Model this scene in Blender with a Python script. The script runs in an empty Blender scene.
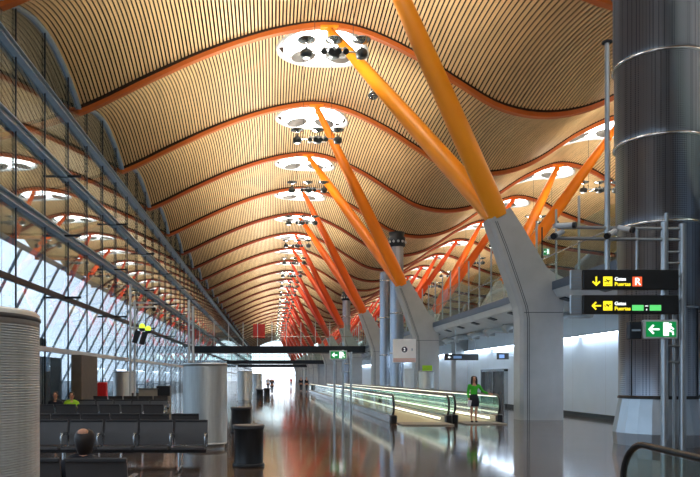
import bpy, math, random
from mathutils import Vector, Matrix
random.seed(4)
PI = math.pi
scene = bpy.context.scene
COL = scene.collection

# ------------------------------------------------------------------ mesh helpers
class MB:
    def __init__(s):
        s.v = []; s.f = []; s.sm = []; s.mi = []
    def add(s, vs, fs, smooth=False, mi=0):
        b = len(s.v)
        s.v += [tuple(p) for p in vs]
        for f in fs:
            s.f.append([b + i for i in f]); s.sm.append(smooth); s.mi.append(mi)
        return s
    def box(s, x0, x1, y0, y1, z0, z1, mi=0):
        vs = [(x0,y0,z0),(x1,y0,z0),(x1,y1,z0),(x0,y1,z0),(x0,y0,z1),(x1,y0,z1),(x1,y1,z1),(x0,y1,z1)]
        return s.add(vs, [(3,2,1,0),(4,5,6,7),(0,1,5,4),(1,2,6,5),(2,3,7,6),(3,0,4,7)], mi=mi)
    def bevbox(s, x0, x1, y0, y1, z0, z1, b=.02, mi=0):
        # box with chamfered vertical edges and a chamfered top and bottom rim
        def ring(i, z):
            return [(x0+b+i,y0+i,z),(x1-b-i,y0+i,z),(x1-i,y0+b+i,z),(x1-i,y1-b-i,z),(x1-b-i,y1-i,z),(x0+b+i,y1-i,z),(x0+i,y1-b-i,z),(x0+i,y0+b+i,z)]
        rs = [ring(b*.6,z0), ring(0,z0+b), ring(0,z1-b), ring(b*.6,z1)]
        vs = sum(rs, []); fs = []
        for r in range(3):
            for k in range(8):
                a = r*8+k; c = r*8+(k+1) % 8
                fs.append((a, c, c+8, a+8))
        fs.append(tuple(range(7,-1,-1))); fs.append(tuple(range(24,32)))
        return s.add(vs, fs, mi=mi)
    def tube(s, p0, p1, r0, r1=None, n=12, cap=True, mi=0, smooth=True):
        return s.path([p0, p1], [r0, r0 if r1 is None else r1], n, cap, mi, smooth)
    def path(s, pts, rs, n=12, cap=True, mi=0, smooth=True, closed=False):
        pts = [Vector(p) for p in pts]
        if not isinstance(rs, (list, tuple)): rs = [rs]*len(pts)
        vs = []; ref = None
        for i, p in enumerate(pts):
            a = pts[max(i-1, 0)]; b = pts[min(i+1, len(pts)-1)]
            d = (b-a).normalized()
            if ref is None:
                ref = Vector((0,0,1)) if abs(d.z) < .9 else Vector((0,1,0))
            u = d.cross(ref).normalized(); w = u.cross(d).normalized()
            ref = w
            for k in range(n):
                t = 2*PI*k/n
                vs.append(p + (u*math.cos(t)+w*math.sin(t))*rs[i])
        m = len(pts)
        s.add(vs, [(i*n+k, i*n+(k+1) % n, (i+1)*n+(k+1) % n, (i+1)*n+k) for i in range(m-1) for k in range(n)], smooth, mi)
        if cap:
            s.add([vs[k] for k in range(n)], [tuple(range(n-1,-1,-1))], False, mi)
            s.add([vs[(m-1)*n+k] for k in range(n)], [tuple(range(n))], False, mi)
        return s
    def lathe(s, prof, n=32, c=(0,0,0), smooth=True, mi=0, cap=True):
        vs = []
        for r, z in prof:
            for k in range(n):
                t = 2*PI*k/n
                vs.append((c[0]+r*math.cos(t), c[1]+r*math.sin(t), c[2]+z))
        m = len(prof)
        s.add(vs, [(i*n+k, i*n+(k+1) % n, (i+1)*n+(k+1) % n, (i+1)*n+k) for i in range(m-1) for k in range(n)], smooth, mi)
        if cap:
            s.add(vs[:n], [tuple(range(n-1,-1,-1))], False, mi)
            s.add(vs[-n:], [tuple(range(n))], False, mi)
        return s
    def prism(s, poly, a0, a1, axis='y', mi=0):
        # poly in the plane across the axis; extruded from a0 to a1
        n = len(poly)
        def P(p, a):
            if axis == 'y': return (p[0], a, p[1])
            if axis == 'x': return (a, p[0], p[1])
            return (p[0], p[1], a)
        vs = [P(p, a0) for p in poly]+[P(p, a1) for p in poly]
        fs = [(k, (k+1) % n, n+(k+1) % n, n+k) for k in range(n)]
        fs += [tuple(range(n-1,-1,-1)), tuple(range(n, 2*n))]
        return s.add(vs, fs, mi=mi)
    def sphere(s, c, r, n=12, m=8, sc=(1,1,1), mi=0):
        prof = []
        vs = []
        for i in range(m+1):
            a = PI*i/m
            for k in range(n):
                t = 2*PI*k/n
                rr = max(math.sin(a), .02)
                vs.append((c[0]+r*sc[0]*rr*math.cos(t), c[1]+r*sc[1]*rr*math.sin(t), c[2]-r*sc[2]*math.cos(a)))
        s.add(vs, [(i*n+k, i*n+(k+1) % n, (i+1)*n+(k+1) % n, (i+1)*n+k) for i in range(m) for k in range(n)]
              + [tuple(range(n-1,-1,-1)), tuple(m*n+k for k in range(n))], True, mi)
        return s
    def mesh(s, name, mats):
        me = bpy.data.meshes.new(name)
        me.from_pydata(s.v, [], s.f)
        me.polygons.foreach_set('use_smooth', s.sm)
        if not isinstance(mats, (list, tuple)): mats = [mats]
        for m in mats: me.materials.append(m)
        me.polygons.foreach_set('material_index', s.mi)
        me.update()
        return me
    def build(s, name, mats, parent=None):
        return obj(name, s.mesh(name, mats), parent)

def obj(name, me, parent=None):
    o = bpy.data.objects.new(name, me); COL.objects.link(o)
    if parent is not None: o.parent = parent
    return o
def tag(o, label=None, cat=None, group=None, kind=None):
    if label: o['label'] = label
    if cat: o['category'] = cat
    if group: o['group'] = group
    if kind: o['kind'] = kind
    return o
def struct(o): o['kind'] = 'structure'; return o
def thing(name, label, cat, loc=(0,0,0), rz=0, group=None):
    o = bpy.data.objects.new(name, None); COL.objects.link(o)
    o.location = loc; o.rotation_euler = (0,0,rz); o.empty_display_size = .2
    return tag(o, label, cat, group)
def copy_tree(o, parent=None):
    c = o.copy(); COL.objects.link(c)
    if parent is not None: c.parent = parent
    for ch in list(o.children): copy_tree(ch, c)
    return c

# ------------------------------------------------------------------ materials
def S(r, g, b):
    f = lambda c: (c/255/12.92) if c/255 <= .04045 else ((c/255+.055)/1.055)**2.4
    return (f(r), f(g), f(b), 1)
def mat(name, col, rough=.5, metal=0, noise=0, nscale=3, emit=None, es=0, spec=.5, bump=0, stretch=(1,1,1), rnoise=0):
    m = bpy.data.materials.new(name); m.use_nodes = True
    nt = m.node_tree; p = nt.nodes['Principled BSDF']
    p.inputs['Base Color'].default_value = col
    p.inputs['Roughness'].default_value = rough
    p.inputs['Metallic'].default_value = metal
    p.inputs['Specular IOR Level'].default_value = spec
    if noise or bump or rnoise:
        tc = nt.nodes.new('ShaderNodeTexCoord'); mp = nt.nodes.new('ShaderNodeMapping')
        mp.inputs['Scale'].default_value = stretch
        nz = nt.nodes.new('ShaderNodeTexNoise'); nz.inputs['Scale'].default_value = nscale
        nz.inputs['Detail'].default_value = 5
        nt.links.new(tc.outputs['Object'], mp.inputs[0]); nt.links.new(mp.outputs[0], nz.inputs['Vector'])
        if noise:
            cr = nt.nodes.new('ShaderNodeValToRGB')
            cr.color_ramp.elements[0].position = .3; cr.color_ramp.elements[1].position = .7
            cr.color_ramp.elements[0].color = tuple(c*(1-noise) for c in col[:3])+(1,)
            cr.color_ramp.elements[1].color = tuple(min(1, c*(1+noise)) for c in col[:3])+(1,)
            nt.links.new(nz.outputs['Fac'], cr.inputs[0]); nt.links.new(cr.outputs[0], p.inputs['Base Color'])
        if bump:
            b = nt.nodes.new('ShaderNodeBump'); b.inputs['Strength'].default_value = bump; b.inputs['Distance'].default_value = .02
            nt.links.new(nz.outputs['Fac'], b.inputs['Height']); nt.links.new(b.outputs[0], p.inputs['Normal'])
        if rnoise:
            mr = nt.nodes.new('ShaderNodeMapRange'); mr.inputs['To Min'].default_value = rough-rnoise; mr.inputs['To Max'].default_value = rough+rnoise
            nt.links.new(nz.outputs['Fac'], mr.inputs['Value']); nt.links.new(mr.outputs[0], p.inputs['Roughness'])
    if emit:
        p.inputs['Emission Color'].default_value = emit; p.inputs['Emission Strength'].default_value = es
    return m
def glass_mat(name, tint, refl=1.0, rough=0.0):
    m = bpy.data.materials.new(name); m.use_nodes = True; nt = m.node_tree
    for n in list(nt.nodes):
        if n.type != 'OUTPUT_MATERIAL': nt.nodes.remove(n)
    out = [n for n in nt.nodes if n.type == 'OUTPUT_MATERIAL'][0]
    tr = nt.nodes.new('ShaderNodeBsdfTransparent'); tr.inputs[0].default_value = tint
    gl = nt.nodes.new('ShaderNodeBsdfGlossy'); gl.inputs['Color'].default_value = (.95,1,1,1); gl.inputs['Roughness'].default_value = rough
    lw = nt.nodes.new('ShaderNodeLayerWeight'); lw.inputs['Blend'].default_value = .5
    pw = nt.nodes.new('ShaderNodeMath'); pw.operation = 'POWER'; pw.inputs[1].default_value = 4.0
    ma = nt.nodes.new('ShaderNodeMath'); ma.operation = 'MULTIPLY_ADD'; ma.inputs[1].default_value = .9*refl; ma.inputs[2].default_value = .04*refl
    mx = nt.nodes.new('ShaderNodeMixShader')
    nt.links.new(lw.outputs['Facing'], pw.inputs[0]); nt.links.new(pw.outputs[0], ma.inputs[0]); nt.links.new(ma.outputs[0], mx.inputs[0])
    nt.links.new(tr.outputs[0], mx.inputs[1]); nt.links.new(gl.outputs[0], mx.inputs[2]); nt.links.new(mx.outputs[0], out.inputs['Surface'])
    return m
def emis(name, col, s):
    return mat(name, col, .4, emit=col, es=s)

M = {}
M['slat'] = mat('bamboo_slat', S(222,191,142), .5, noise=.12, nscale=1.2, stretch=(4,.4,1))
M['backing'] = mat('dark_backing', S(48,30,17), .9)
M['steel_blue'] = mat('blue_grey_steel', S(150,172,190), .4, 0, noise=.08)
M['dark_steel'] = mat('dark_steel', S(38,46,54), .45, .4, noise=.1)
M['white_steel'] = mat('white_painted_steel', S(196,202,206), .4, noise=.05)
M['chrome'] = mat('brushed_steel', S(190,196,200), .22, 1, noise=.05, stretch=(20,20,1))
M['galv'] = mat('galvanised_steel', S(168,176,182), .32, .85, noise=.08)
M['concrete'] = mat('smooth_concrete', S(168,173,176), .55, noise=.07, nscale=1.5, bump=.15)
M['joint'] = mat('dark_joint', S(84,92,98), .7, noise=.05)
M['concrete_dark'] = mat('concrete_soffit', S(200,205,208), .6, noise=.07, nscale=1.2)
M['white'] = mat('white_panel', S(214,226,236), .35, noise=.03, nscale=1)
M['black'] = mat('black_plastic', S(18,19,21), .4, noise=.1)
M['rubber'] = mat('black_rubber', S(14,14,15), .35, noise=.1)
M['seat'] = mat('grey_seat_panel', S(78,77,78), .42, .15, noise=.08)
M['seat_dark'] = mat('seat_edge', S(40,41,44), .5, noise=.08)
M['bin'] = mat('dark_bin_metal', S(52,54,56), .35, .5, noise=.12, stretch=(8,8,.5))
M['teal'] = mat('dark_teal_panel', S(38,62,68), .4, noise=.15)
M['brown'] = mat('brown_grey_panel', S(92,86,78), .6, noise=.12)
M['ductgrey'] = mat('duct_paint', S(176,182,186), .5, .3, noise=.06)
M['skylight'] = emis('skylight_diffuser', (1,.985,.95,1), 5.0)
M['perf'] = mat('perforated_disc', S(112,112,110), .5, .3, noise=.2, nscale=40)
M['lampbody'] = mat('lamp_housing', S(74,82,86), .4, .5, noise=.1)
M['mirror'] = mat('lamp_mirror', S(150,158,160), .15, .9, noise=.05)
M['balglass'] = glass_mat('balustrade_glass', (.86,.95,.92,1), .8)
M['screenglass'] = glass_mat('screen_glass', (.9,.97,.95,1), .6)
M['wallglass'] = glass_mat('facade_glass', (.67,.74,.78,1), 1.0)
M['soffitlight'] = emis('soffit_lamp_tube', (.78,.89,1,1), 24.0)
M['striplight'] = emis('walkway_light', (1,.96,.78,1), 1.6)
M['palelight'] = emis('cool_strip_lamp', (.74,.86,1,1), 16)
M['belt'] = mat('walkway_belt', S(190,178,140), .45, .2, noise=.08)
M['yellow'] = emis('sign_yellow', S(245,225,40), .9)
M['signwhite'] = emis('sign_white', S(245,248,250), 1.0)
M['signred'] = emis('sign_red', S(240,90,50), .9)
M['signgreen'] = emis('sign_green', S(0,125,60), .7)
M['platgreen'] = emis('plate_green', S(90,205,110), .8)
M['skin'] = mat('skin', S(205,150,120), .5, noise=.05)
M['hair'] = mat('dark_hair', S(34,24,20), .5, noise=.2, nscale=20)
M['greencloth'] = mat('green_cloth', S(60,190,40), .7, noise=.1)
M['limecloth'] = mat('lime_cloth', S(150,200,30), .7, noise=.1)
M['darkcloth'] = mat('dark_cloth', S(22,24,34), .75, noise=.15)
M['greycloth'] = mat('grey_cloth', S(60,64,74), .8, noise=.15)
M['paper'] = mat('paper', S(235,238,240), .7, noise=.02)
M['red'] = mat('red_shell', S(205,25,25), .4, noise=.1)
M['beige'] = mat('beige_panel', S(150,142,128), .6, noise=.08)
M['asphalt'] = mat('apron_concrete', S(112,118,124), .8, noise=.1, nscale=.2)

# polished stone floor with joints
def floor_mat():
    m = mat('polished_stone', S(120,100,82), .12, rnoise=0)
    nt = m.node_tree; p = nt.nodes['Principled BSDF']
    tc = nt.nodes.new('ShaderNodeTexCoord')
    br = nt.nodes.new('ShaderNodeTexBrick'); br.offset = 0
    br.inputs['Color1'].default_value = S(106,86,72); br.inputs['Color2'].default_value = S(94,77,66)
    br.inputs['Mortar'].default_value = S(62,50,42)
    br.inputs['Scale'].default_value = 1; br.inputs['Mortar Size'].default_value = .006
    br.inputs['Brick Width'].default_value = 1.2; br.inputs['Row Height'].default_value = 1.2
    nt.links.new(tc.outputs['Object'], br.inputs['Vector'])
    nz = nt.nodes.new('ShaderNodeTexNoise'); nz.inputs['Scale'].default_value = 1.3; nz.inputs['Detail'].default_value = 6
    nt.links.new(tc.outputs['Object'], nz.inputs['Vector'])
    mx = nt.nodes.new('ShaderNodeMix'); mx.data_type = 'RGBA'; mx.blend_type = 'MULTIPLY'
    mx.inputs[0].default_value = .5
    nt.links.new(br.outputs['Color'], mx.inputs[6]); nt.links.new(nz.outputs['Color'], mx.inputs[7])
    hs = nt.nodes.new('ShaderNodeMix'); hs.data_type = 'RGBA'; hs.inputs[0].default_value = .35
    nt.links.new(br.outputs['Color'], hs.inputs[6]); nt.links.new(mx.outputs[2], hs.inputs[7])
    nt.links.new(hs.outputs[2], p.inputs['Base Color'])
    mr = nt.nodes.new('ShaderNodeMapRange'); mr.inputs['To Min'].default_value = .04; mr.inputs['To Max'].default_value = .13
    nt.links.new(nz.outputs['Fac'], mr.inputs['Value']); nt.links.new(mr.outputs[0], p.inputs['Roughness'])
    n2 = nt.nodes.new('ShaderNodeTexNoise'); n2.inputs['Scale'].default_value = 2.2; n2.inputs['Detail'].default_value = 2
    nt.links.new(tc.outputs['Object'], n2.inputs['Vector'])
    b = nt.nodes.new('ShaderNodeBump'); b.inputs['Strength'].default_value = .08; b.inputs['Distance'].default_value = .01
    nt.links.new(n2.outputs['Fac'], b.inputs['Height']); nt.links.new(b.outputs[0], p.inputs['Normal'])
    p.inputs['Specular IOR Level'].default_value = .75
    return m
M['floor'] = floor_mat()

# perforated metal wrapped round the big air columns
def perforated():
    m = mat('perforated_column_metal', S(112,122,134), .33, .85)
    nt = m.node_tree; p = nt.nodes['Principled BSDF']
    tc = nt.nodes.new('ShaderNodeTexCoord'); mp = nt.nodes.new('ShaderNodeMapping'); mp.inputs['Scale'].default_value = (12,12,12)
    vo = nt.nodes.new('ShaderNodeTexVoronoi'); vo.inputs['Randomness'].default_value = 0; vo.inputs['Scale'].default_value = 1.6
    nt.links.new(tc.outputs['Object'], mp.inputs[0]); nt.links.new(mp.outputs[0], vo.inputs['Vector'])
    cr = nt.nodes.new('ShaderNodeValToRGB'); cr.color_ramp.elements[0].position = .25; cr.color_ramp.elements[1].position = .4
    cr.color_ramp.elements[0].color = S(92,102,116); cr.color_ramp.elements[1].color = S(170,180,194)
    nt.links.new(vo.outputs['Distance'], cr.inputs[0]); nt.links.new(cr.outputs[0], p.inputs['Base Color'])
    return m
M['perfmetal'] = perforated()
M['basemetal'] = mat('flared_base_steel', S(176,186,194), .3, .8, noise=.05)

strut_cols = [S(255,160,30), S(252,138,22), S(240,104,20), S(228,82,26), S(216,68,30), S(205,58,32)]
M['strut'] = [mat('orange_paint_%s' % 'abcdef'[i], c, .38, noise=.05, nscale=.8) for i, c in enumerate(strut_cols)]
rib_cols = [S(198,104,42), S(186,90,40), S(150,66,38), S(122,56,38)]
M['rib'] = [mat('rib_paint_%s' % 'abcd'[i], c, .45, noise=.05) for i, c in enumerate(rib_cols)]

# ------------------------------------------------------------------ layout numbers
SC = 1.115
BAY = 9.0*SC
def ribY(k): return BAY*(k+2.48)
K0, K1 = -3, 30
PROF = [(-20,11.9),(-16,11.9),(-12.5,12.7),(-8.7,13.85),(-5.5,15.35),(-3.2,16.38),(-1.0,17.15),(.8,17.6),(2.6,17.78),(4.45,17.38),(6.7,16.3),
        (8.5,15.15),(10.3,14.1),(12.2,13.7),(14,13.9),(15.5,14.5),(18,16.1),(20.4,17.05),(22.5,16.7),(24.6,15.6),(28,14.5),(33.4,13.7)]
PROF = [(x*SC, 1.65+(z-1.65)*SC) for x, z in PROF]
XL, XR = PROF[0][0], PROF[-1][0]
def prof(x):
    P = PROF
    if x <= P[0][0]: return P[0][1]
    if x >= P[-1][0]: return P[-1][1]
    for i in range(len(P)-1):
        if P[i][0] <= x <= P[i+1][0]: break
    def sl(j):
        a = P[max(j-1, 0)]; b = P[min(j+1, len(P)-1)]
        return (b[1]-a[1])/(b[0]-a[0])
    h = P[i+1][0]-P[i][0]; t = (x-P[i][0])/h
    m0, m1 = sl(i)*h, sl(i+1)*h
    return (2*t**3-3*t*t+1)*P[i][1]+(t**3-2*t*t+t)*m0+(-2*t**3+3*t*t)*P[i+1][1]+(t**3-t*t)*m1
XW0 = -9.7
AMP = [(-20,1.15),(-7,1.15),(-2,.6),(2.5,.12),(7,.25),(12,.45),(16,.25),(20.4,.12),(26,.6),(33.4,1.1)]
AMP = [(x*SC, a*SC) for x, a in AMP]
def amp(x):
    for a, b in zip(AMP[:-1], AMP[1:]):
        if x <= b[0]:
            t = min(max((x-a[0])/(b[0]-a[0]), 0), 1); t = t*t*(3-2*t)
            return a[1]+(b[1]-a[1])*t
    return AMP[-1][1]
def arch(v, x=XW0):   # v 0..1 across a bay
    return amp(x)*(math.sin(PI*v)**.9 if 0 < v < 1 else 0)
SKY = [(2.45*SC, 2.45*SC), (20.3*SC, 2.45*SC)]      # skylight centres (x, distance behind the rib)
SR = 2.2*SC
XW = -8.7*SC                                # left glass wall

# ------------------------------------------------------------------ ceiling vault (one bay, shared mesh)
def vault_mesh():
    mb = MB(); pitch = .176; w = .1; dep = .055
    n = 12
    v0, v1 = .022, .978
    ys = [v0+(v1-v0)*i/n for i in range(n+1)]
    x = XL
    while x < XR-.1:
        a, b = x, x+w
        za, zb = prof(a), prof(b)
        run = []
        def flush(run):
            if len(run) < 2: return
            base = []
            for v in run:
                Y = v*BAY; h = arch(v, x)
                base += [(a,Y,za+h),(b,Y,zb+h),(b,Y,zb+h+dep),(a,Y,za+h+dep)]
            fs = []
            for i in range(len(run)-1):
                o = i*4
                fs += [(o,o+4,o+5,o+1),(o+1,o+5,o+6,o+2),(o+3,o+7,o+4,o)]
            fs += [(0,1,2,3)]; e = (len(run)-1)*4; fs += [(e+3,e+2,e+1,e)]
            mb.add(base, fs)
        # split at skylight circles
        segs = [(v0, v1)]
        for cx, cy in SKY:
            d = abs((a+b)/2-cx)
            if d < SR:
                hy = math.sqrt(SR*SR-d*d)
                lo, hi = max((cy-hy)/BAY, v0), (cy+hy)/BAY
                segs = [(v0, lo), (hi, v1)] if lo > v0+.01 else [(hi, v1)]
        for lo, hi in segs:
            run = [lo]+[v for v in ys if lo+.01 < v < hi-.01]+[hi]
            flush(run)
        x += pitch
    # dark backing sheet above the slats, open at the skylights
    nx, ny = 140, 24
    X = [XL+(XR-XL)*i/nx for i in range(nx+1)]; V = [j/ny for j in range(ny+1)]
    vs = [(x, v*BAY, prof(x)+arch(min(max(v, .001), .999), x)+.16) for x in X for v in V]
    vs2 = [(a, b, c+.1) for a, b, c in vs]
    fs = []; fs2 = []
    N = len(vs)
    for i in range(nx):
        for j in range(ny):
            cx = (X[i]+X[i+1])/2; cy = (V[j]+V[j+1])/2*BAY
            if any(math.hypot(cx-sx, cy-sy) < SR-.15 for sx, sy in SKY): continue
            q = (i*(ny+1)+j, (i+1)*(ny+1)+j, (i+1)*(ny+1)+j+1, i*(ny+1)+j+1)
            fs.append(q[::-1]); fs.append(tuple(k+N for k in q))
    mb.add(vs+vs2, fs, True, 1)
    return mb.mesh('ceiling', [M['slat'], M['backing']])
vm = vault_mesh()
for k in range(K0, K1):
    o = obj('ceiling', vm); o.location = (0, ribY(k), 0); struct(o)

# ------------------------------------------------------------------ ribs
ordn = ['first', 'second', 'third', 'fourth', 'fifth', 'sixth', 'seventh', 'eighth', 'ninth', 'tenth', 'eleventh', 'twelfth']
def rib_mesh(mt):
    mb = MB(); n = 110; hw = .16; dp = .26
    vs = []
    for i in range(n+1):
        x = XL+(XR-XL)*i/n; z = prof(x)
        vs += [(x,-hw,z-.28),(x,hw,z-.28),(x,hw,z-.05),(x,-hw,z-.05)]
    fs = []
    for i in range(n):
        for k in range(4):
            fs.append((i*4+k, i*4+(k+1) % 4, (i+1)*4+(k+1) % 4, (i+1)*4+k))
    fs += [(3,2,1,0), tuple(n*4+k for k in range(4))]
    mb.add(vs, fs)
    # dark strip along the rib top, standing in for the shaded gap beside the slats
    vs = []
    for i in range(n+1):
        x = XL+(XR-XL)*i/n; z = prof(x)
        vs += [(x,-.2,z-.05),(x,.2,z-.05),(x,.2,z+.14),(x,-.2,z+.14)]
    mb.add(vs, fs, True, 1)
    me = mb.mesh('roof_rib', [mt, M['backing']])
    return me
rms = [rib_mesh(m) for m in M['rib']]
for k in range(K0, K1+1):
    ci = 0 if k <= 2 else 1 if k <= 4 else 2 if k <= 8 else 3
    o = obj('roof_rib', rms[ci]); o.location = (0, ribY(k), 0)
    if k <= 0: lab = 'wavy roof rib nearest the camera, cut by the top edge of the view' if k == 0 else 'orange wavy roof rib behind or above the camera, out of sight'
    elif k <= 12: lab = 'wavy orange roof rib, %s whole one from the camera along the slatted ceiling' % ordn[k-1]
    else: lab = 'small distant reddish roof rib far down the hall'
    tag(o, lab, 'roof beam', 'roof ribs above the hall')

# ------------------------------------------------------------------ skylights
def skylight():
    t = thing('skylight', '', 'skylight')
    fr = MB(); n = 40
    return t
def skylight_meshes(cx, cy):
    n = 40
    fr = MB()
    def zc(r, t, dz=0):
        x = cx+r*math.cos(t); y = cy+r*math.sin(t)
        return (x-cx, y-cy, prof(x)+arch(min(max(y/BAY, 0), 1), x)+dz)
    vs = []
    for k in range(n):
        t = 2*PI*k/n
        vs += [zc(SR-.1, t, -.06), zc(SR+.07, t, -.06), zc(SR+.07, t, .3), zc(SR-.1, t, .3)]
    fr.add(vs, [(k*4+j, k*4+(j+1) % 4, ((k+1) % n)*4+(j+1) % 4, ((k+1) % n)*4+j) for k in range(n) for j in range(4)], True)
    df = MB(); vs = [zc(0, 0, .2)]
    for r in (.7, 1.4, SR-.08):
        vs += [zc(r, 2*PI*k/n, .2) for k in range(n)]
    fs = [(0, 1+(k+1) % n, 1+k) for k in range(n)]
    for a in range(2):
        b = 1+a*n
        fs += [(b+k, b+(k+1) % n, b+n+(k+1) % n, b+n+k) for k in range(n)]
    df.add(vs, fs, True)
    top = [(x, y, z+.06) for x, y, z in vs]
    df.add(top, [f[::-1] for f in fs], True)
    return fr.mesh('frame', M['white_steel']), df.mesh('diffuser', M['skylight'])
disc = MB().lathe([(.02,0),(.68,0),(.7,.03),(.7,.06),(.02,.06)], 28).mesh('perforated_disc', M['perf'])
lab_side = ['left', 'right']
for si, (cx, cy) in enumerate(SKY):
    fm, dm = skylight_meshes(cx, cy)
    for k in range(K0, K1):
        t = thing('skylight', '', 'skylight', (cx, ribY(k)+cy, 0))
        obj('frame', fm, t); obj('diffuser', dm, t)
        if -1 < k < 16:
            for dx in (-.95, .95):
                d = obj('perforated_disc', disc, t)
                y = cy+1.0
                d.location = (dx, 1.0, prof(cx+dx)+arch(y/BAY, cx)-.06)
                d.rotation_euler = (0, -math.atan(prof(cx+dx+.1)/.2-prof(cx+dx-.1)/.2), 0)
        row = ['over the open hall', 'over the mezzanine side'][si]
        if k < 0: lab = 'round skylight %s, above and behind the view' % row
        elif k <= 7: lab = 'round white skylight %s, %s from the camera in its row' % (row, ordn[k])
        else: lab = 'tiny distant round skylight %s' % row
        tag(t, lab, 'skylight', 'round skylights '+row)

# ------------------------------------------------------------------ lamp clusters under the skylights
def cluster():
    t = thing('lamp_cluster', '', 'ceiling lamp')
    b = MB().tube((-1.15,0,0),(1.15,0,0),.035).tube((0,-.5,0),(0,.5,0),.03).tube((-.5,-.4,-.05),(.5,-.4,-.05),.03).tube((-.5,.4,-.05),(.5,.4,-.05),.03)
    b.tube((-.5,-.4,-.05),(-.5,.4,-.05),.03).tube((.5,-.4,-.05),(.5,.4,-.05),.03)
    b.build('cross_frame', M['galv'], t)
    for dx in (-1.15, 0, 1.15):
        m = MB().lathe([(.02,.1),(.36,.22),(.38,.25),(.36,.27),(.02,.15)], 20, (dx,0,.25)); m.tube((dx,0,0),(dx,0,.38),.02)
        m.build('mirror', M['mirror'], t)
        f = MB().lathe([(.1,-.22),(.22,-.18),(.26,0),(.2,.12),(.06,.16)], 16, (dx,0,-.05)); f.box(dx-.05,dx+.05,-.05,.05,-.1,.2)
        f.build('floodlight', M['lampbody'], t)
    for i in range(4):
        x = -.42+i*.28
        s = MB().path([(x,-.35,-.05),(x+.02*(i-1.5),-.5,-.22)], [.09,.13], 12); s.box(x-.03,x+.03,-.42,-.36,-.1,.02)
        s.build('spotlight', M['lampbody'], t)
    for dx in (-.8, .8):
        MB().tube((dx,0,0),(dx,0,4.6),.012,n=6).build('cable', M['dark_steel'], t)
    return t
cl0 = cluster(); first = True
for si, (cx, cy) in enumerate(SKY):
    for k in range(0, 22):
        c = cl0 if first else copy_tree(cl0); first = False
        c.scale = (.96,.96,.96); c.location = (cx-.25 if si == 0 else cx, ribY(k)+cy, 14.7)
        row = ['left row of skylights', 'mezzanine row of skylights'][si]
        lab = ('hanging cluster of floodlights and mirrors, %s from the camera under the %s' % (ordn[k], row)) if k < 9 else 'tiny distant floodlight cluster under the %s' % row
        lab = lab.replace('hanging cluster of floodlights and mirrors', 'hanging floodlight cluster')
        tag(c, lab.replace('left row', 'open hall row'), 'ceiling lamp', 'floodlight clusters under the skylights')

# warm uplight from the floodlight clusters and daylight through the skylights
def area(loc, rot, sx, sy, power, col, name):
    l = bpy.data.lights.new(name, 'AREA'); l.shape = 'RECTANGLE'; l.size = sx; l.size_y = sy; l.energy = power; l.color = col
    o = bpy.data.objects.new(name, l); COL.objects.link(o); o.location = loc; o.rotation_euler = rot
    return o
for k in range(-1, 24):
    for si, (cx, cy) in enumerate(SKY):
        l = bpy.data.lights.new('floodlight_beam', 'SPOT'); l.energy = (2200, 1250)[si]; l.color = (1,.90,.76); l.spot_size = R = math.radians(165); l.spot_blend = .6; l.shadow_soft_size = .6
        o = bpy.data.objects.new('floodlight_beam', l); COL.objects.link(o)
        o.location = (cx-1.3 if si == 0 else cx-1.0, ribY(k)+cy+1.2, 13.6); o.rotation_euler = (PI, 0, 0)

# hanging globes
def globe():
    t = thing('hanging_globe', '', 'ceiling lamp')
    MB().sphere((0,0,0), .27, 16, 10, (1,1,.85)).build('globe', M['mirror'], t)
    MB().lathe([(.28,-.03),(.3,0),(.28,.03)], 20).build('band', M['dark_steel'], t)
    for dx in (-.12, .12): MB().tube((dx,0,.2),(dx*3,0,2.6),.01,n=6).build('cable', M['dark_steel'], t)
    return t
g0 = globe()
for i in range(5):
    g = g0 if i == 0 else copy_tree(g0)
    g.location = (4.65*SC, (31.6+18*i)*SC, 1.65+12.95*SC)
    tag(g, 'grey ball hung on two wires beside the orange struts, %s nearest' % ordn[i], 'ceiling lamp', 'hanging globes')

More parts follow.
